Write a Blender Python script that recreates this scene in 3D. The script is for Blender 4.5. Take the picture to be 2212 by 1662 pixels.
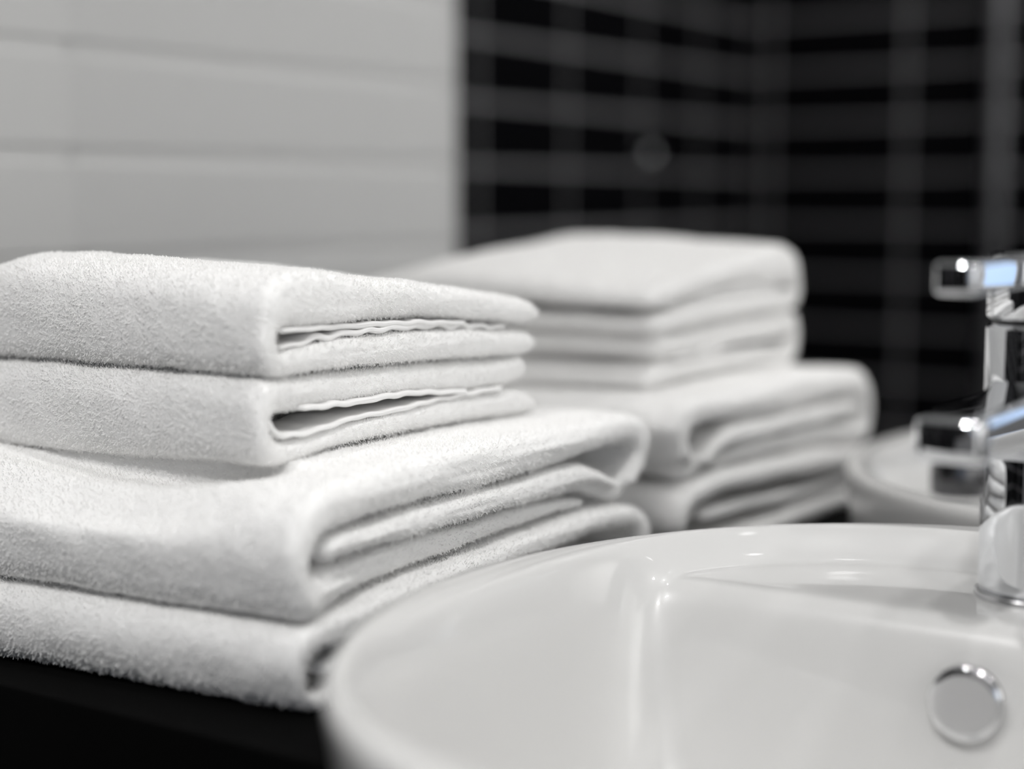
import bpy, bmesh, math
import numpy as np
from mathutils import Vector, noise
from mathutils.geometry import tessellate_polygon

for o in list(bpy.data.objects):
    bpy.data.objects.remove(o, do_unlink=True)
SC = bpy.context.scene
COL = SC.collection
R = math.radians

# ---------------------------------------------------------------- camera
# world: X runs right along the counter, Y towards the mirror, Z up, metres
cd = bpy.data.cameras.new('camera')
cam = bpy.data.objects.new('camera', cd)
COL.objects.link(cam)
cam.location = (0, 0, 1.10)
cam.rotation_euler = (R(90 - 6.485), 0, R(33.93))
cd.sensor_width = 36
cd.lens = 3545 / 2212 * 36
cd.clip_start = 0.01
cd.dof.use_dof = True
cd.dof.focus_distance = 0.80
cd.dof.aperture_fstop = 2.1
SC.camera = cam

# ---------------------------------------------------------------- world, light, exposure
w = bpy.data.worlds.new('world')
SC.world = w
w.use_nodes = True
w.node_tree.nodes['Background'].inputs[0].default_value = (0.9, 0.93, 1.0, 1)
w.node_tree.nodes['Background'].inputs[1].default_value = 0.15

def area(name, loc, size, watts, rot=(0, 0, 0), col=(1, 0.985, 0.96), shape='DISK', size_y=None, spread=180):
    l = bpy.data.lights.new(name, 'AREA')
    l.shape = shape
    l.size = size
    if size_y:
        l.shape = 'RECTANGLE'
        l.size_y = size_y
    l.energy = watts
    l.color = col
    l.spread = R(spread)
    o = bpy.data.objects.new(name, l)
    o.location = loc
    o.rotation_euler = rot
    COL.objects.link(o)
    return o

LAMPS = [(-0.38, 0.46, 1.2), (0.10, 0.54, 3.6), (0.70, 0.45, 3.0), (-0.60, -0.32, 9.5), (0.06, -0.55, 15.0)]
for lx, ly, lw in LAMPS:                          # recessed ceiling downlights
    area('downlight', (lx, ly, 2.24), 0.07, lw * 0.8, col=(1, 0.99, 0.98))
SIDE_FILL = [(0.72, -0.35, 0, 32, 11), (0.72, 0.25, 0, 32, 8)]
for lx, ly, rx, ry, lw in SIDE_FILL:                   # added fill lamps, turned to the right wall to bounce soft light
    area('side_fill', (lx, ly, 2.22), 0.10, lw, rot=(R(rx), R(-ry), 0), col=(1, 0.99, 0.98), spread=100)

SC.view_settings.view_transform = 'Standard'
SC.view_settings.look = 'None'
SC.view_settings.gamma = 1
SC.view_settings.use_curve_mapping = False
SC.view_settings.exposure = 0.09
SC.cycles.use_denoising = True
SC.cycles.max_bounces = 12
SC.cycles.diffuse_bounces = 9
SC.cycles.glossy_bounces = 6
SC.cycles.caustics_reflective = True
SC.cycles.blur_glossy = 0.5
SC.cycles.sample_clamp_indirect = 6

# ---------------------------------------------------------------- materials
def mat(name, col, rough=0.5, metal=0.0, spec=0.5, coat=0.0, sheen=0.0, bump=None, emit=None, vary=0.0):
    m = bpy.data.materials.new(name)
    m.use_nodes = True
    nt = m.node_tree
    p = nt.nodes['Principled BSDF']
    p.inputs['Base Color'].default_value = (*col, 1)
    p.inputs['Roughness'].default_value = rough
    p.inputs['Metallic'].default_value = metal
    p.inputs['Specular IOR Level'].default_value = spec
    p.inputs['Coat Weight'].default_value = coat
    p.inputs['Coat Roughness'].default_value = 0.03
    p.inputs['Sheen Weight'].default_value = sheen
    if emit:
        p.inputs['Emission Color'].default_value = (*emit[0], 1)
        p.inputs['Emission Strength'].default_value = emit[1]
    tc = nt.nodes.new('ShaderNodeTexCoord')
    if vary:
        n = nt.nodes.new('ShaderNodeTexNoise')
        n.inputs['Scale'].default_value = 6
        n.inputs['Detail'].default_value = 4
        nt.links.new(tc.outputs['Object'], n.inputs['Vector'])
        mx = nt.nodes.new('ShaderNodeMix')
        mx.data_type = 'RGBA'
        nt.links.new(n.outputs['Fac'], mx.inputs['Factor'])
        mx.inputs['A'].default_value = (*[c * (1 - vary) for c in col], 1)
        mx.inputs['B'].default_value = (*[min(1, c * (1 + vary)) for c in col], 1)
        nt.links.new(mx.outputs['Result'], p.inputs['Base Color'])
    if bump:
        n = nt.nodes.new('ShaderNodeTexNoise')
        n.inputs['Scale'].default_value = bump[0]
        n.inputs['Detail'].default_value = 3
        nt.links.new(tc.outputs['Object'], n.inputs['Vector'])
        b = nt.nodes.new('ShaderNodeBump')
        b.inputs['Strength'].default_value = bump[1]
        b.inputs['Distance'].default_value = bump[2]
        nt.links.new(n.outputs['Fac'], b.inputs['Height'])
        nt.links.new(b.outputs['Normal'], p.inputs['Normal'])
    return m

M_terry = mat('terry_cotton', (0.85, 0.847, 0.84), 1.0, spec=0.1, bump=(900, 0.6, 0.0006))
M_pile = mat('terry_pile', (0.86, 0.856, 0.85), 0.85, spec=0.15)
M_hem = mat('woven_cotton', (0.84, 0.836, 0.83), 1.0, spec=0.1, bump=(1500, 0.3, 0.0002))
M_porc = mat('white_porcelain', (0.62, 0.617, 0.61), 0.3, coat=0.8)
M_chrome = mat('chrome', (0.80, 0.81, 0.83), 0.04, metal=1.0)
M_steel = mat('brushed_steel', (0.55, 0.55, 0.56), 0.25, metal=1.0)
M_cap = mat('satin_chrome', (0.74, 0.74, 0.75), 0.16, metal=1.0)
M_aer = mat('satin_metal', (0.13, 0.13, 0.135), 0.25, metal=1.0)
M_pole = mat('grey_pole', (0.10, 0.10, 0.105), 0.3, metal=0.6)
M_dark = mat('dark_rubber', (0.03, 0.03, 0.03), 0.5)
M_counter = mat('black_counter', (0.0035, 0.0035, 0.0035), 0.6, spec=0.01, bump=(60, 0.05, 0.0005), vary=0.3)
M_mirror = mat('mirror_silver', (0.96, 0.96, 0.96), 0.0, metal=1.0)
M_glassedge = mat('mirror_edge', (0.25, 0.32, 0.30), 0.2)
M_wtile = mat('white_tile_glaze', (0.48, 0.48, 0.475), 0.4, spec=0.25, vary=0.015)
M_paint = mat('white_paint', (0.72, 0.72, 0.71), 0.8, vary=0.02)
M_grey = mat('grey_paint', (0.16, 0.16, 0.165), 0.8, vary=0.02)
M_btile = mat('black_tile_glaze', (0.0025, 0.0025, 0.003), 0.5, spec=0.01, vary=0.1)
M_grout = mat('grey_grout', (0.16, 0.16, 0.165), 0.9)
M_floor = mat('dark_floor_tile', (0.03, 0.03, 0.03), 0.4, vary=0.1)

# ---------------------------------------------------------------- helpers
def link(name, me, m, parent=None, smooth=True):
    bpy.context.view_layer.update()
    o = bpy.data.objects.new(name, me)
    COL.objects.link(o)
    if m is not None:
        me.materials.append(m)
    if smooth:
        me.polygons.foreach_set('use_smooth', [True] * len(me.polygons))
    if parent is not None:
        o.parent = parent
        o.matrix_parent_inverse = parent.matrix_world.inverted()
    return o

def tag(o, label=None, cat=None, group=None, kind=None):
    if label: o['label'] = label
    if cat: o['category'] = cat
    if group: o['group'] = group
    if kind: o['kind'] = kind
    return o

def empty(name, loc):
    o = bpy.data.objects.new(name, None)
    o.empty_display_size = 0.02
    COL.objects.link(o)
    o.location = loc
    bpy.context.view_layer.update()
    return o

def mesh(name, verts, faces):
    me = bpy.data.meshes.new(name)
    me.from_pydata([tuple(v) for v in verts], [], faces)
    me.update()
    return me

def boxes(name, bs, m, parent=None, bevel=0.0, seg=2):
    bm = bmesh.new()
    for x0, x1, y0, y1, z0, z1 in bs:
        r = bmesh.ops.create_cube(bm, size=1)
        for v in r['verts']:
            v.co = Vector(((x0 + x1) / 2 + v.co.x * (x1 - x0), (y0 + y1) / 2 + v.co.y * (y1 - y0), (z0 + z1) / 2 + v.co.z * (z1 - z0)))
    if bevel:
        bmesh.ops.bevel(bm, geom=bm.edges[:], offset=bevel, segments=seg, affect='EDGES', profile=0.5)
    me = bpy.data.meshes.new(name)
    bm.to_mesh(me)
    bm.free()
    return link(name, me, m, parent, smooth=False)

def lathe(name, prof, m, parent=None, loc=(0, 0, 0), axis='Z', n=96):
    """prof: (radius, height) pairs; radius 0 closes."""
    vs, fs = [], []
    rows = []
    for r_, h in prof:
        if r_ < 1e-6:
            rows.append([len(vs)]); vs.append((0, 0, h))
        else:
            rows.append(list(range(len(vs), len(vs) + n)))
            vs += [(r_ * math.cos(2 * math.pi * k / n), r_ * math.sin(2 * math.pi * k / n), h) for k in range(n)]
    for a, b in zip(rows, rows[1:]):
        if len(a) == 1 and len(b) == 1: continue
        for k in range(n):
            j = (k + 1) % n
            if len(a) == 1: fs.append((a[0], b[j], b[k]))
            elif len(b) == 1: fs.append((a[k], a[j], b[0]))
            else: fs.append((a[k], a[j], b[j], b[k]))
    if axis == 'Y-':   # local +Z becomes -Y
        vs = [(x, -z, y) for x, y, z in vs]
    me = mesh(name, [(x + loc[0], y + loc[1], z + loc[2]) for x, y, z in vs], fs)
    bm = bmesh.new(); bm.from_mesh(me)
    bmesh.ops.recalc_face_normals(bm, faces=bm.faces)
    bm.to_mesh(me); bm.free()
    return link(name, me, m, parent)

# ---------------------------------------------------------------- the setting
MY = 0.8306        # mirror face
WX = -0.949        # white tiled side wall
DX = -1.28         # black tiled wall behind it
BY = -0.9815       # black tiled wall behind the viewer
FX = 1.45
CH = 2.26
S = 'structure'

tag(boxes('floor', [(-1.4, FX + .05, BY - .05, 0.95, -0.05, 0)], M_floor), kind=S)
tag(boxes('ceiling', [(-1.4, FX + .05, BY - .05, 0.95, CH, CH + 0.05)], M_paint), kind=S)
tag(boxes('wall_back', [(-1.4, FX + .05, MY + .006, 0.95, 0, CH)], M_paint), kind=S)
tag(boxes('wall_right', [(FX, FX + .05, BY, MY + .006, 0, CH)], M_paint), kind=S)

# white side wall: courses of wide tiles, each with bevelled upper and lower edge, and a recessed joint between
def white_wall():
    y0, y1 = 0.356, MY + 0.006
    zs = []
    pitch = 0.0777
    k = 0
    z = 1.2155 - pitch * 16
    prof = []                        # (depth behind the tile face, z)
    while z < CH:
        prof += [(0.0015, z - 0.0016), (0.0001, z + 0.0006), (0, z + 0.0016), (0, z + pitch - 0.0130), (0.0001, z + pitch - 0.0124), (0.0015, z + pitch - 0.0108)]
        z += pitch
    prof = [(d, min(max(h, 0), CH)) for d, h in prof]
    vs, fs = [], []
    for y in (y0, y1):
        vs += [(WX - d, y, h) for d, h in prof]
    n = len(prof)
    for i in range(n - 1):
        fs.append((i, i + 1, n + i + 1, n + i))
    # body behind the glaze, its free end facing the room
    b = len(vs)
    for x in (WX - 0.004, DX):
        for y in (y0 + 0.0005, y1):
            for h in (0, CH):
                vs.append((x, y, h))
    fs += [(b, b + 1, b + 3, b + 2), (b + 4, b + 6, b + 7, b + 5), (b, b + 4, b + 5, b + 1), (b + 2, b + 3, b + 7, b + 6)]
    # closing the end of the glaze
    for i in range(n - 1):
        a = len(vs)
        vs.append((WX - 0.004, y0, prof[i][1])); vs.append((WX - 0.004, y0, prof[i + 1][1]))
        fs.append((i, a, a + 1, i + 1))
    me = mesh('wall_left', vs, fs)
    o = link('wall_left', me, M_wtile, smooth=False)
    return tag(o, kind=S)
white_wall()
tag(boxes('trim_1', [(WX - 0.004, WX + 0.0015, 0.348, 0.3565, 0, CH)], M_wtile, bevel=0.0012), kind=S)

# black tiled walls: grout backing with raised glazed tiles
def tiled(name, fixed, along, axis, joints, face, course=0.0868, z0=0.0, g=0.008):
    """raised tiles on a backing; axis 'X' = wall at constant X"""
    vs, fs, mi = [], [], []
    def quad(a0, a1, h0, h1, d, m_):
        b = len(vs)
        for a, h in ((a0, h0), (a1, h0), (a1, h1), (a0, h1)):
            vs.append((fixed + d * face, a, h) if axis == 'X' else (a, fixed + d * face, h))
        fs.append((b, b + 1, b + 2, b + 3)); mi.append(m_)
    quad(along[0], along[1], 0, CH, 0, 1)
    nrow = int(CH / course) + 1
    for r_ in range(-1, nrow):
        h0 = z0 + r_ * course + g / 2
        h1 = h0 + course - g
        h0, h1 = max(h0, 0), min(h1, CH)
        if h1 <= h0: continue
        for a0, a1 in zip(joints, joints[1:]):
            p0, p1 = a0 + g / 2, a1 - g / 2
            b = len(vs)
            t = 0.0015
            for d, q in ((0.0, 0), (0.003, t)):
                for a, h in ((p0 + q, h0 + q), (p1 - q, h0 + q), (p1 - q, h1 - q), (p0 + q, h1 - q)):
                    vs.append((fixed + d * face, a, h) if axis == 'X' else (a, fixed + d * face, h))
            fs.append((b + 4, b + 5, b + 6, b + 7)); mi.append(0)
            for k in range(4):
                j = (k + 1) % 4
                fs.append((b + k, b + j, b + 4 + j, b + 4 + k)); mi.append(0)
    me = mesh(name, vs, fs)
    o = link(name, me, M_btile, smooth=False)
    me.materials.append(M_grout)
    me.polygons.foreach_set('material_index', mi)
    return tag(o, kind=S)
zr = 1.1421 % 0.0868
jl = [2 * MY - v for v in (2.6427, 2.4577, 2.2631, 2.0450, 1.8214, 1.60, 1.38)]
tiled('wall_far_left', DX, (BY, 0.356), 'X', [BY] + jl[1:-1] + [0.356], 1, z0=zr)
jb = [DX, -1.2375] + [-0.9916 + 0.246 * k for k in range(0, 3)]
tiled('wall_front', BY, (DX, jb[-1]), 'Y', jb, 1, z0=zr)
tag(boxes('wall_front_grey', [(jb[-1], 0.40, BY - 0.05, BY + 0.02, 0, CH), (0.78, FX, BY - 0.05, BY + 0.02, 0, CH), (0.40, 0.78, BY - 0.05, BY + 0.02, 0, 0.84), (0.40, 0.78, BY - 0.05, BY + 0.02, 1.50, CH)], M_grey), kind=S)
M_sky = mat('daylight_glass', (0.2, 0.25, 0.3), 0.3, emit=((0.45, 0.62, 0.92), 1.15))
wn = tag(boxes('window_1', [(0.40, 0.42, BY - 0.01, BY + 0.012, 0.84, 1.50), (0.76, 0.78, BY - 0.01, BY + 0.012, 0.84, 1.50), (0.42, 0.76, BY - 0.01, BY + 0.012, 0.84, 0.86), (0.42, 0.76, BY - 0.01, BY + 0.012, 1.48, 1.50)], M_paint, bevel=0.001), kind=S)
boxes('window_pane', [(0.42, 0.76, BY - 0.004, BY + 0.002, 0.86, 1.48)], M_sky, wn)

# mirror standing on the counter against the back wall
mir = boxes('mirror', [(WX + 0.0001, 1.30, MY + 0.0002, MY + 0.0058, 0.8805, 2.05)], M_glassedge)
tag(mir, 'large frameless mirror behind the towels and washbasin, reflecting the dark room', 'mirror')
g = mesh('reflecting_face', [(WX, MY, 0.8815), (1.299, MY, 0.8815), (1.299, MY, 2.049), (WX, MY, 2.049)], [(0, 1, 2, 3)])
link('reflecting_face', g, M_mirror, mir, smooth=False)

# ---------------------------------------------------------------- counter with a bay cut for the basin
BC = (-0.210, 0.585)
BA, BB = 0.213, 0.238
CZ = 0.88
CY0 = 0.4733
def counter():
    bm = bmesh.new()
    a0 = math.asin((CY0 - BC[1]) / (BB * 0.985))       # angle where the basin crosses the front edge
    pts = [(WX + 0.001, CY0), (WX + 0.001, MY + 0.005), (FX - 0.001, MY + 0.005), (FX - 0.001, CY0)]
    n = 60
    for k in range(n + 1):
        a = a0 + (math.pi - 2 * a0) * k / n
        pts.append((BC[0] + BA * 0.985 * math.cos(a), BC[1] + BB * 0.985 * math.sin(a)))
    vt = [bm.verts.new((x, y, CZ)) for x, y in pts]
    f = bm.faces.new(vt)
    bm.normal_update()
    if f.normal.z < 0: f.normal_flip()
    r = bmesh.ops.extrude_face_region(bm, geom=[f])
    for v in r['geom']:
        if isinstance(v, bmesh.types.BMVert): v.co.z -= 0.14
    bmesh.ops.recalc_face_normals(bm, faces=bm.faces)
    ed = [e for e in bm.edges if all(abs(v.co.z - CZ) < 1e-6 and abs(v.co.y - CY0) < 1e-4 for v in e.verts)]
    bmesh.ops.bevel(bm, geom=ed, offset=0.0012, segments=2, affect='EDGES', profile=0.5)
    me = bpy.data.meshes.new('counter'); bm.to_mesh(me); bm.free()
    o = link('vanity_counter', me, M_counter, smooth=False)
    return tag(o, 'long matt black vanity counter carrying the folded towels and the washbasin', 'counter')
counter()

# ---------------------------------------------------------------- towels
def catmull(pts, step):
    P = np.array(pts, float)
    n = len(P)
    out = []
    for i in range(n):
        p0, p1, p2, p3 = P[i - 1], P[i], P[(i + 1) % n], P[(i + 2) % n]
        L = max(np.linalg.norm(p2 - p1), 1e-6)
        m = max(2, int(L / step * 3))
        # centripetal form
        def tj(ti, a, b): return ti + max(np.linalg.norm(b - a), 1e-6) ** 0.5
        t0 = 0; t1 = tj(t0, p0, p1); t2 = tj(t1, p1, p2); t3 = tj(t2, p2, p3)
        t = np.linspace(t1, t2, m, endpoint=False)[:, None]
        A1 = (t1 - t) / (t1 - t0) * p0 + (t - t0) / (t1 - t0) * p1
        A2 = (t2 - t) / (t2 - t1) * p1 + (t - t1) / (t2 - t1) * p2
        A3 = (t3 - t) / (t3 - t2) * p2 + (t - t2) / (t3 - t2) * p3
        B1 = (t2 - t) / (t2 - t0) * A1 + (t - t0) / (t2 - t0) * A2
        B2 = (t3 - t) / (t3 - t1) * A2 + (t - t1) / (t3 - t1) * A3
        out.append((t2 - t) / (t2 - t1) * B1 + (t - t1) / (t2 - t1) * B2)
    Q = np.concatenate(out)
    d = np.r_[0, np.cumsum(np.linalg.norm(np.roll(Q, -1, 0) - Q, axis=1))]
    N = max(12, int(d[-1] / step))
    s = np.linspace(0, d[-1], N, endpoint=False)
    Qc = np.vstack([Q, Q[:1]])
    return np.stack([np.interp(s, d, Qc[:, k]) for k in range(2)], 1)

def circ_smooth(v, k):
    w = np.hanning(2 * k + 3)[1:-1]; w /= w.sum()
    return np.convolve(np.r_[v[-k:], v, v[:k]], w, 'valid')

def half_thickness(Q, nrm):
    """distance to the opposite side of the outline, halved"""
    A, B = Q, np.roll(Q, -1, 0)
    E = B - A
    t = np.full(len(Q), 0.012)
    for i in range(len(Q)):
        d = -nrm[i]; o = Q[i] + d * 1e-5
        den = d[0] * E[:, 1] - d[1] * E[:, 0]
        den = np.where(np.abs(den) < 1e-12, 1e-12, den)
        ao = A - o
        u = (ao[:, 0] * E[:, 1] - ao[:, 1] * E[:, 0]) / den
        v = (ao[:, 0] * d[1] - ao[:, 1] * d[0]) / den
        ok = (u > 1e-5) & (v >= 0) & (v <= 1)
        if ok.any(): t[i] = u[ok].min() / 2
    return t

def sweep(name, outline, xl, xr, m, parent=None, warp=None, seed=0, step=0.0016, xstep=0.003, wob=0.0009, tmax=0.009, endw=0.002, ncap=7, recess=None):
    Q = catmull(outline, step)
    area2 = np.sum(Q[:, 0] * np.roll(Q[:, 1], -1) - np.roll(Q[:, 0], -1) * Q[:, 1])
    if area2 < 0: Q = Q[::-1]
    T = np.roll(Q, -1, 0) - np.roll(Q, 1, 0)
    T /= np.maximum(np.linalg.norm(T, axis=1, keepdims=True), 1e-9)
    nrm = np.stack([T[:, 1], -T[:, 0]], 1)
    t = np.clip(half_thickness(Q, nrm), 0.0006, tmax)
    k = max(1, int(0.006 / step))
    t = circ_smooth(np.minimum(t, circ_smooth(t, k)), k)

    def inset(a):
        P = Q - nrm * (t * 0.80 * (1 - math.cos(a)))[:, None]
        for _ in range(int(6 * (1 - math.cos(a)) * 0.0016 / step + 0.5)):
            P = 0.5 * P + 0.25 * (np.roll(P, 1, 0) + np.roll(P, -1, 0))
        return P
    nq = len(Q)
    # uneven edge of the cloth
    e_r = np.array([noise.noise(Vector((q[0] * 22, q[1] * 18, seed * 3.1))) for q in Q]) * endw
    e_l = np.array([noise.noise(Vector((q[0] * 22, q[1] * 60, seed * 3.1 + 50))) for q in Q]) * endw * 3
    if recess is not None: e_r = e_r - recess(Q[:, 0], Q[:, 1])
    rows = []
    th = np.linspace(math.pi / 2, 0, ncap)
    for a in th:                                       # left end, from the closed edge inwards
        rows.append((inset(a), xl + e_l + t * (1 - math.sin(a))))
    nx = max(2, int((xr - xl) / xstep))
    for f in np.linspace(0, 1, nx + 1)[1:-1]:
        rows.append((Q, (xl + e_l + t) * (1 - f) + (xr + e_r - t) * f))
    for a in th[::-1]:
        rows.append((inset(a), xr + e_r - t * (1 - math.sin(a))))
    V = []
    for P, X in rows:
        V.append(np.stack([np.broadcast_to(X, (nq,)), P[:, 0], P[:, 1]], 1))
    V = np.concatenate(V)
    if wob:
        NR = np.tile(np.stack([np.zeros(nq), nrm[:, 0], nrm[:, 1]], 1), (len(rows), 1))
        w1 = np.array([noise.noise(Vector((p[0] * 38, p[1] * 38, p[2] * 60 + seed))) + 0.5 * noise.noise(Vector((p[0] * 95, p[1] * 95, p[2] * 95 + seed * 7))) for p in V])
        tt = np.tile(np.minimum(1, t / 0.004), len(rows))
        V = V + NR * (w1 * wob * tt)[:, None]
    if warp is not None:
        V = warp(V)
    fs = []
    nr = len(rows)
    idx = np.arange(nr * nq).reshape(nr, nq)
    a = idx[:-1]; b = idx[1:]
    F = np.stack([a, b, np.roll(b, -1, 1), np.roll(a, -1, 1)], -1).reshape(-1, 4)
    tris = []
    for row, base, flip in ((rows[0][0], 0, True), (rows[-1][0], (nr - 1) * nq, False)):
        for tri in tessellate_polygon([[Vector((p[0], p[1], 0)) for p in row]]):
            i, j, k_ = tri
            s_ = np.cross(row[j] - row[i], row[k_] - row[i])
            if (s_ < 0) != flip: j, k_ = k_, j
            tris.append((base + i, base + j, base + k_))
    me = bpy.data.meshes.new(name)
    me.from_pydata(V.tolist(), [], F[:, ::-1].tolist() + [t_[::1] for t_ in tris])
    me.update()
    me.validate()
    o = link(name, me, m, parent)
    me.polygons.foreach_set('use_smooth', [len(p.vertices) > 3 for p in me.polygons])
    return o
    return link(name, me, m, parent)

def stroke_outline(c, n=10):
    P = np.array([(y, z) for y, z, h in c]); H = np.array([h for y, z, h in c])
    T = np.gradient(P, axis=0); T /= np.linalg.norm(T, axis=1, keepdims=True)
    N = np.stack([-T[:, 1], T[:, 0]], 1)
    up = P + N * H[:, None]; lo = P - N * H[:, None]
    return [tuple(p) for p in up] + [tuple(P[-1] + T[-1] * H[-1])] + [tuple(p) for p in lo[::-1]] + [tuple(P[0] - T[0] * H[0])]

def smooth(e0, e1, x):
    u = np.clip((x - e0) / (e1 - e0), 0, 1)
    return u * u * (3 - 2 * u)

def warp_upper(V):
    X, Y, Z = V[:, 0].copy(), V[:, 1].copy(), V[:, 2].copy()
    d = -0.5 - X
    dz = 0.0045 * smooth(0.0, 0.15, d) * smooth(1.03, 1.06, Z)           # crown of the top towel
    dz -= 0.035 * np.clip(d, 0, 0.2) * smooth(1.012, 0.985, Z)           # the stack sinks to the left
    dz -= 0.016 * smooth(0.165, 0.25, d) * smooth(0.99, 1.06, Z)
    dz += 0.006 * smooth(0.01, 0.15, d) * smooth(0.58, 0.75, Y) * smooth(1.026, 1.042, Z)
    V[:, 2] = Z + dz
    return V

LIPX = np.array([-0.80, -0.70, -0.66, -0.625, -0.592, -0.555, -0.517, -0.486, -0.455])
LIPZ = np.array([0.0, -0.001, -0.006, -0.0105, -0.0140, -0.0145, -0.0095, -0.002, 0.0])
def warp_lower(V):
    X, Y, Z = V[:, 0].copy(), V[:, 1].copy(), V[:, 2].copy()
    lip = np.interp(X, LIPX, LIPZ)
    wy = smooth(0.5660, 0.5600, Y)
    lip = lip + 0.0032 * np.exp(-((Y - 0.534) / 0.009) ** 2) * smooth(0.0, -0.008, lip)
    V[:, 2] = Z + lip * wy * smooth(0.945, 0.972, Z) - 0.032 * np.clip(-0.5 - X, 0, 0.2) * smooth(0.96, 0.98, Z) * (1 - wy)
    V[:, 1] = Y + 0.085 * (X + 0.46) * smooth(0.80, 0.60, Y)
    return V

T1 = [(0.7635, 1.0411), (0.7185, 1.0495), (0.677, 1.0553), (0.6387, 1.0597), (0.5997, 1.0639), (0.5734, 1.0671), (0.5600, 1.0655), (0.5500, 1.0610), (0.5440, 1.0540), (0.5415, 1.0450), (0.5412, 1.0350), (0.5433, 1.0252), (0.5497, 1.0205), (0.5659, 1.02), (0.5989, 1.02), (0.6381, 1.0189), (0.6971, 1.0167), (0.7405, 1.0147), (0.7589, 1.0151), (0.7645, 1.0193), (0.7589, 1.0246), (0.7316, 1.0283), (0.6972, 1.0316), (0.6572, 1.0335), (0.6383, 1.0341), (0.6061, 1.0341), (0.5791, 1.0329), (0.5605, 1.0309), (0.5533, 1.0302), (0.5516, 1.0349), (0.5532, 1.0396), (0.5696, 1.0402), (0.6028, 1.0411), (0.6384, 1.041), (0.6768, 1.0391), (0.7184, 1.0351), (0.7405, 1.0325), (0.7589, 1.0316), (0.7683, 1.0352)]
T2 = [(0.7543, 1.0129), (0.7405, 1.0132), (0.6971, 1.0148), (0.6381, 1.0169), (0.5989, 1.0178), (0.5659, 1.0184), (0.5509, 1.0184), (0.5432, 1.0158), (0.5397, 1.0093), (0.5387, 0.9969), (0.5406, 0.9878), (0.5462, 0.9812), (0.5555, 0.9793), (0.5715, 0.9804), (0.5847, 0.982), (0.6194, 0.9833), (0.6566, 0.9834), (0.6969, 0.9829), (0.7405, 0.9808), (0.759, 0.9803), (0.7685, 0.984), (0.7618, 0.991), (0.752, 0.995), (0.7183, 0.9965), (0.6765, 0.9963), (0.6568, 0.9957), (0.6195, 0.9937), (0.5916, 0.9917), (0.5717, 0.9895), (0.5589, 0.9889), (0.5514, 0.9911), (0.5476, 0.9969), (0.5492, 1.0009), (0.5542, 1.0035), (0.5688, 1.0032), (0.5851, 1.003), (0.6125, 1.0028), (0.6454, 1.0032), (0.6765, 1.0004), (0.7183, 0.9983), (0.7497, 0.9994), (0.7589, 1.0042)]
T3 = [(0.8085, 0.9745), (0.7928, 0.9790), (0.7481, 0.9795), (0.7026, 0.9805), (0.6411, 0.9812), (0.5866, 0.980), (0.5504, 0.9785), (0.5330, 0.9770), (0.5215, 0.9720), (0.5135, 0.9640), (0.5093, 0.9550), (0.5080, 0.9460), (0.5087, 0.9371), (0.5119, 0.9258), (0.5198, 0.9200), (0.5365, 0.921), (0.5688, 0.9262), (0.6034, 0.9287), (0.6408, 0.9306), (0.7028, 0.9338), (0.7439, 0.9339), (0.7544, 0.9348), (0.7438, 0.938), (0.7027, 0.9414), (0.6408, 0.9412), (0.6035, 0.9406), (0.569, 0.9394), (0.5431, 0.9387), (0.5217, 0.9393), (0.5191, 0.9455), (0.5226, 0.9519), (0.5342, 0.9568), (0.5562, 0.9585), (0.6038, 0.96), (0.6567, 0.9593), (0.6897, 0.9598), (0.725, 0.9617), (0.7483, 0.9640), (0.7727, 0.9650), (0.792, 0.9635), (0.7995, 0.9583), (0.7945, 0.9480), (0.7880, 0.9420), (0.779, 0.9436), (0.763, 0.951), (0.746, 0.9564), (0.7251, 0.9578), (0.6813, 0.9571), (0.6409, 0.957), (0.6037, 0.9562), (0.5692, 0.9542), (0.5434, 0.9536), (0.5322, 0.9518), (0.5297, 0.9486), (0.5351, 0.9435), (0.5559, 0.9434), (0.569, 0.9432), (0.6036, 0.9446), (0.6409, 0.9453), (0.7027, 0.945), (0.7438, 0.942), (0.7656, 0.9377), (0.7830, 0.9325), (0.7960, 0.9325), (0.8060, 0.9400), (0.8145, 0.9530), (0.8195, 0.9650)]
# the bottom towel is a loop open towards the basin: outer skin down to the counter, hollow between
T4 = [(0.5165, 0.9172), (0.5300, 0.9184), (0.5491, 0.9196), (0.5687, 0.9225), (0.6034, 0.9247), (0.6408, 0.9265), (0.7028, 0.9289), (0.7487, 0.9306), (0.7732, 0.9298), (0.7962, 0.9267), (0.8096, 0.9211), (0.8156, 0.9134), (0.8156, 0.904), (0.809, 0.899), (0.802, 0.904), (0.7993, 0.9110), (0.7900, 0.9165), (0.7683, 0.9190), (0.7253, 0.9180), (0.6407, 0.9130), (0.589, 0.9083), (0.5430, 0.9062), (0.5210, 0.9058), (0.5138, 0.8990), (0.5150, 0.8905), (0.5240, 0.8875), (0.545, 0.8885), (0.62, 0.8895), (0.72, 0.8895), (0.79, 0.8895), (0.806, 0.8875), (0.809, 0.8840), (0.805, 0.8812), (0.79, 0.8807), (0.72, 0.8807), (0.62, 0.8807), (0.545, 0.8807), (0.522, 0.8812), (0.5125, 0.8845), (0.5080, 0.893), (0.5062, 0.904), (0.5090, 0.9130)]

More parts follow.
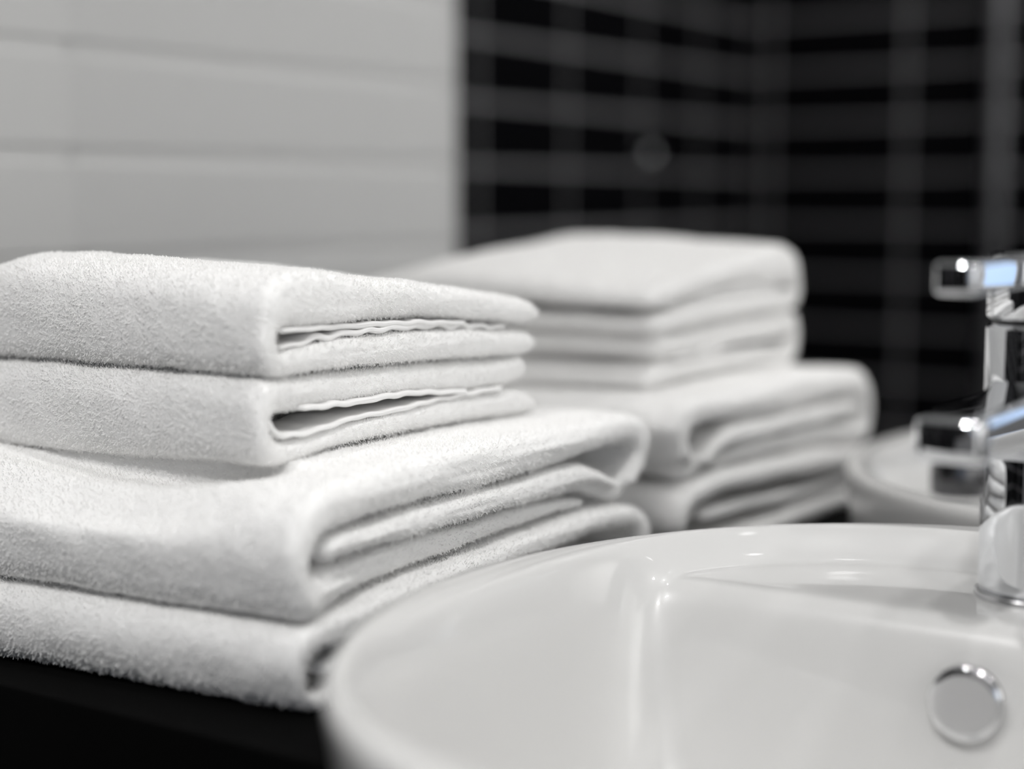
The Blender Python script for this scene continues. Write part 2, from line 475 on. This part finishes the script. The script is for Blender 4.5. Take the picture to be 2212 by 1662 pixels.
def pile(o, count, length=0.0013, seed=1, rad=0.00028):
    o.data.materials.append(M_pile)
    md = o.modifiers.new('pile', 'PARTICLE_SYSTEM')
    ps = o.particle_systems[0]
    ps.seed = seed
    s = ps.settings
    s.type = 'HAIR'
    s.count = count
    s.emit_from = 'FACE'
    s.use_emit_random = True
    s.use_even_distribution = True
    s.hair_length = length
    s.hair_step = 3
    s.render_step = 3
    s.display_step = 3
    s.use_advanced_hair = True
    s.normal_factor = 0.00020
    s.brownian_factor = 0.0
    s.factor_random = 0.00031
    s.length_random = 0.4
    s.material = 2
    s.root_radius = rad * 1000
    s.tip_radius = rad * 800
    s.radius_scale = 0.001
    s.use_close_tip = False
    s.child_type = 'NONE'
    return ps

PILE = True
def remesh(o, voxel):
    """one even, soft-edged surface"""
    r_ = o.modifiers.new('even', 'REMESH'); r_.mode = 'VOXEL'; r_.voxel_size = voxel
    q_ = o.modifiers.new('soft', 'SMOOTH'); q_.factor = 0.5; q_.iterations = 9
    dg = bpy.context.evaluated_depsgraph_get()
    me = bpy.data.meshes.new_from_object(o.evaluated_get(dg))
    o.modifiers.clear()
    old = o.data
    o.data = me
    bpy.data.meshes.remove(old)
    me.polygons.foreach_set('use_smooth', [True] * len(me.polygons))

def towel(outline, xl, xr, warp, label, seed, count, recess=None):
    o = sweep('folded_towel', outline, xl, xr, M_terry, None, warp, seed, recess=recess)
    remesh(o, 0.00095)
    tag(o, label, 'towel', 'white towels stacked on the counter')
    if PILE: pile(o, count * 30, seed=seed)
    return o

t1 = towel(T1, -0.745, -0.497, warp_upper, 'white terry towel lying topmost of the stack, thin wavy hems showing in its open side', 1, 9000)
t2 = towel(T2, -0.742, -0.499, warp_upper, 'white terry towel second from the top, a round hollow fold gaping at its front corner', 2, 9000)
t3 = towel(T3, -0.765, -0.452, warp_lower, 'thick white terry towel third from the top, its lip jutting out below them', 3, 13000,
           recess=lambda y, z: 0.007 * smooth(0.9445, 0.942, z) * smooth(0.515, 0.545, y))
t4 = towel(T4, -0.765, -0.450, warp_lower, 'white terry towel lowest in the stack, lying on the black counter beside the washbasin', 4, 10000)

def hem(c, xr, parent, seed, wave=0.0011, xl=None):
    P = []
    # subdivide the centre line and let it ripple
    c = np.array(c)
    d = np.r_[0, np.cumsum(np.hypot(*np.diff(c[:, :2], axis=0).T))]
    s = np.linspace(0, d[-1], max(6, int(d[-1] / 0.003)))
    cc = np.stack([np.interp(s, d, c[:, k]) for k in range(3)], 1)
    rip = np.array([noise.noise(Vector((v * 110, seed * 9.7, 0))) + 0.6 * math.sin(v * 330 + seed) for v in s])
    cc[:, 1] += rip * wave * np.minimum(1, np.minimum(s, s[::-1]) / 0.02)
    out = stroke_outline([tuple(r_) for r_ in cc])
    o = sweep('hem', out, xr - 0.035 if xl is None else xl, xr, M_hem, parent, warp_upper, seed, step=0.001, xstep=0.004, wob=0.0002, tmax=0.003, endw=0.0015, ncap=5)
    o['label'] = 'smooth woven hem without pile'
    return o
hem([(0.5557, 1.0403, 0.0011), (0.5859, 1.0396, 0.0013), (0.6202, 1.0390, 0.0014), (0.6572, 1.0378, 0.0014), (0.6972, 1.035, 0.0012)], -0.4985, t1, 5, 0.0005)
hem([(0.5568, 1.0325, 0.0011), (0.5694, 1.0335, 0.0013), (0.5857, 1.0352, 0.0016), (0.6061, 1.0362, 0.0015), (0.631, 1.0363, 0.0015), (0.6572, 1.0358, 0.0015), (0.6972, 1.0336, 0.0014), (0.736, 1.0303, 0.0012)], -0.4995, t1, 6, 0.0012)
hem([(0.5688, 1.0038, 0.0012), (0.5919, 1.0030, 0.0014), (0.6126, 1.0026, 0.0015), (0.6342, 1.0030, 0.0015), (0.6569, 1.0022, 0.0014), (0.697, 0.999, 0.0012)], -0.4975, t2, 7, 0.0006)
hem([(0.5469, 1.000, 0.0010), (0.5487, 0.9960, 0.0012), (0.5556, 0.9920, 0.0012), (0.5685, 0.9915, 0.0013), (0.5849, 0.9930, 0.0013), (0.6054, 0.9948, 0.0013), (0.6378, 0.9955, 0.0013), (0.6765, 0.9970, 0.0012), (0.7315, 0.9975, 0.0011)], -0.4985, t2, 8, 0.0004)

inner = sweep('inner_layer', stroke_outline([(0.530, 0.8965, 0.0026), (0.560, 0.8975, 0.0031), (0.610, 0.8985, 0.0032), (0.670, 0.9015, 0.0033), (0.730, 0.9045, 0.0032), (0.770, 0.9055, 0.0028)]), -0.60, -0.455, M_terry, t4, warp_lower, 11, step=0.0014, wob=0.0005, tmax=0.003)

# ---------------------------------------------------------------- washbasin
NB = 192
def softplus(v, w):
    return w * np.logaddexp(0, np.asarray(v) / w)

def bowl_z(x, y):
    """height of the glazed inside of the basin"""
    dx, dy = x - BC[0], y - BC[1]
    q = (np.abs(dx / BA) ** 2.6 + np.abs(dy / BB) ** 2.6) ** (1 / 2.6)
    dr = (0.852 - q) * 0.225                       # distance in from the round edge
    dch = (0.093 - dy) * 0.97                      # distance in front of the ledge's straight edge
    w = 0.007 + 0.25 * np.clip(np.minimum(dr, dch), 0, 0.06)
    d = -w * np.logaddexp(-dr / w, -dch / w)
    d = softplus(d - 0.0015, 0.0034)
    u = np.clip(d / 0.135, 0, 1)
    g_ = np.clip((q - 0.80) / 0.085, 0, 1)
    ledge = 0.9193 + 0.0159 * (g_ * g_ * (3 - 2 * g_) * 0.4 + 0.6 * g_ ** 1.4)
    return ledge - 0.128 * (1 - (1 - u) ** 6.5)

def basin():
    root = empty('washbasin', (BC[0], BC[1], 0.78))
    tag(root, 'round white glazed washbasin half sunk into the black counter', 'washbasin')
    ph = np.linspace(0, 2 * math.pi, NB, endpoint=False)
    c, s = np.cos(ph), np.sin(ph)
    rows = []
    def ring(k, z): rows.append(np.stack([BC[0] + BA * k * c, BC[1] + BB * k * s, np.full(NB, z)], 1))
    for k, z in ((0.45, 0.785), (0.70, 0.790), (0.86, 0.805), (0.945, 0.835), (0.965, 0.870), (0.975, 0.900), (0.985, 0.918), (0.993, 0.926), (0.992, 0.9305), (0.983, 0.9336), (0.970, 0.9349)):
        ring(k, z)
    # inside: ledge for the tap at the back, then the bowl, as one smooth surface
    fc = np.array([BC[0], BC[1] - 0.045])
    for u in np.linspace(0.0, 1.0, 110)[:-1]:
        k = 0.957 * (1 - u)
        x = BC[0] + BA * k * c; y = BC[1] + BB * k * s - 0.045 * u ** 1.0 * 0
        rows.append(np.stack([x, y, bowl_z(x, y)], 1))
    x = np.full(NB, BC[0]) + 0.0008 * c; y = np.full(NB, BC[1]) + 0.0008 * s
    rows.append(np.stack([x, y, bowl_z(x, y)], 1))
    V = np.concatenate(rows); nr = len(rows)
    idx = np.arange(nr * NB).reshape(nr, NB)
    F = np.stack([idx[:-1], np.roll(idx[:-1], -1, 1), np.roll(idx[1:], -1, 1), idx[1:]], -1).reshape(-1, 4)
    me = mesh('bowl', V.tolist(), [tuple(f) for f in F.tolist()] + [tuple(range(NB - 1, -1, -1)), tuple(idx[-1].tolist())])
    bm = bmesh.new(); bm.from_mesh(me); bmesh.ops.recalc_face_normals(bm, faces=bm.faces); bm.to_mesh(me); bm.free()
    o = link('bowl', me, M_porc, root)
    sub = o.modifiers.new('sub', 'SUBSURF'); sub.levels = 1; sub.render_levels = 1
    # drain in the floor of the bowl
    fz = float(bowl_z(fc[0], fc[1]))
    lathe('drain', [(0.0, fz + 0.004), (0.012, fz + 0.0045), (0.019, fz + 0.0040), (0.0215, fz + 0.0022), (0.022, fz - 0.001)], M_chrome, root, (fc[0], fc[1], 0))
    return root
wb = basin()

def disc_on(name, centre, normal, prof, m, parent):
    o = lathe(name, prof, m, None)
    n = Vector(normal).normalized()
    q = n.to_track_quat('Z', 'Y').to_matrix().to_4x4()
    o.data.transform(q)
    from mathutils import Matrix
    o.data.transform(Matrix.Translation(centre))
    o.parent = parent
    o.matrix_parent_inverse = parent.matrix_world.inverted()
    return o
ox = -0.2169                                       # overflow set in the back wall of the bowl under the tap
oy = min(np.linspace(0.63, 0.70, 800), key=lambda v: abs(float(bowl_z(ox, v)) - 0.8875))
gy = float(bowl_z(ox, oy + 0.004) - bowl_z(ox, oy - 0.004)) / 0.008
OVN = Vector((0, -gy, 1)).normalized()
OVC = tuple(Vector((ox, oy, 0.8875)) + OVN * 0.0005 + Vector((0, -0.0025, 0)))
OVN = Vector((0.05, -0.985, 0.12)).normalized()
disc_on('overflow_gap_shade', OVC, OVN, [(0, -0.014), (0.0146, -0.014), (0.0146, 0.0018), (0, 0.0018)], M_aer, wb)  # dark metal disc stands in for the shaded gap behind the cap
disc_on('overflow_cap', OVC, OVN, [(0, 0.0062), (0.012, 0.00605), (0.0150, 0.0057), (0.0160, 0.0050), (0.0162, 0.0042), (0.0158, 0.0030), (0.0140, 0.0026), (0, 0.0026)], M_cap, wb)

# ---------------------------------------------------------------- tap
TX, TY, TZ = -0.2125, 0.742, 0.9195
def rounded_bar(name, x0, x1, y0, y1, z0, z1, rad, m, parent, taper=1.0):
    o = boxes(name, [(x0, x1, y0, y1, z0, z1)], m, parent, bevel=rad, seg=5)
    o.data.polygons.foreach_set('use_smooth', [True] * len(o.data.polygons))
    return o
def tap():
    root = empty('basin_tap', (TX, TY, TZ))
    tag(root, 'chrome single-lever mixer tap standing on the back ledge of the washbasin', 'tap')
    rb = 0.0245
    lathe('base_ring', [(0.0, 0), (rb + 0.0012, 0), (rb + 0.0016, 0.0008), (rb + 0.0012, 0.0030), (rb - 0.001, 0.0034)], M_steel, root, (TX, TY, TZ - 0.0005))
    lathe('body', [(rb - 0.0012, 0.0028), (rb - 0.0002, 0.0036), (rb, 0.006), (rb, 0.1225), (rb - 0.0008, 0.1242), (rb - 0.004, 0.1248), (0, 0.125)], M_chrome, root, (TX, TY, TZ))
    lathe('joint', [(rb - 0.003, 0.1240), (rb - 0.003, 0.1268)], M_dark, root, (TX, TY, TZ))
    cap = lathe('cap', [(0, 0.1265), (rb - 0.004, 0.1265), (rb - 0.0008, 0.1270), (rb, 0.1285), (rb, 0.1535), (rb - 0.0010, 0.1558), (rb - 0.004, 0.1570), (0, 0.1574)], M_chrome, root, (TX, TY, TZ))
    # lever reaching forward over the bowl
    rounded_bar('lever', TX - 0.0086, TX + 0.0086, 0.622, TY - 0.012, 1.0622, 1.0758, 0.0026, M_chrome, root)
    # spout: a rounded bar growing out of the body
    vs, fs = [], []
    n = 48
    secs = []
    for y, hw, z0, z1 in ((TY - 0.005, 0.0190, 0.978, 1.024), (TY - 0.018, 0.0180, 0.982, 1.0205), (TY - 0.030, 0.0165, 0.987, 1.0185), (TY - 0.045, 0.0152, 0.991, 1.0172), (TY - 0.070, 0.0145, 0.9945, 1.0163), (0.630, 0.0141, 0.9958, 1.0156), (0.6215, 0.0139, 0.9962, 1.0152), (0.6185, 0.0128, 0.9975, 1.0140), (0.6178, 0.0100, 1.0000, 1.0118)):
        zc, hh = (z0 + z1) / 2, (z1 - z0) / 2
        row = []
        for k in range(n):
            a = 2 * math.pi * k / n
            e = 0.32
            cx = math.copysign(abs(math.cos(a)) ** e, math.cos(a)); cz = math.copysign(abs(math.sin(a)) ** e, math.sin(a))
            row.append(len(vs)); vs.append((TX + hw * cx, y, zc + hh * cz))
        secs.append(row)
    for a, b in zip(secs, secs[1:]):
        for k in range(n):
            j = (k + 1) % n
            fs.append((a[k], a[j], b[j], b[k]))
    fs.append(tuple(secs[-1])); fs.append(tuple(secs[0][::-1]))
    me = mesh('spout', vs, fs)
    bm = bmesh.new(); bm.from_mesh(me); bmesh.ops.recalc_face_normals(bm, faces=bm.faces); bm.to_mesh(me); bm.free()
    sp = link('spout', me, M_chrome, root)
    bpy.context.view_layer.update()
    lathe('aerator', [(0.0085, 0.9840), (0.0085, 0.9832), (0.0105, 0.9828), (0.0112, 0.9836), (0.0112, 0.9955), (0.0106, 0.9968), (0, 0.997)], M_aer, sp, (TX + 0.001, 0.6325, 0))
    lathe('aerator_mesh', [(0, 0.9842), (0.0086, 0.9842)], M_dark, sp, (TX + 0.001, 0.6325, 0))
    return root
tap()

# ---------------------------------------------------------------- things seen only in the mirror
pole = lathe('shower_pole', [(0.0, 0.0), (0.0125, 0.0), (0.0125, CH - 0.001), (0.0, CH - 0.001)], M_pole, None, (-0.731, 2 * MY - 2.30, 0.0005), n=32)
tag(pole, 'slim grey metal pole in the dark room, mirrored above the tap', 'pole')
kn = empty('wall_glint', (DX, 2 * MY - 2.2517, 1.168))  # small chrome ball added to catch the lamps as a blurred glint
tag(kn, 'small chrome knob added on the black tiled wall to make a faint disc of light', 'glint')
def sph(name, c, r_, m, parent):
    return lathe(name, [(r_ * math.sin(math.pi * k / 16), -r_ * math.cos(math.pi * k / 16)) for k in range(17)], m, parent, c, n=32)
sph('glint_ball', (DX + 0.022, 2 * MY - 2.2517, 1.168), 0.013, M_chrome, kn)
boxes('stem', [(DX + 0.001, DX + 0.014, 2 * MY - 2.2557, 2 * MY - 2.2477, 1.164, 1.172)], M_chrome, kn, bevel=0.001)
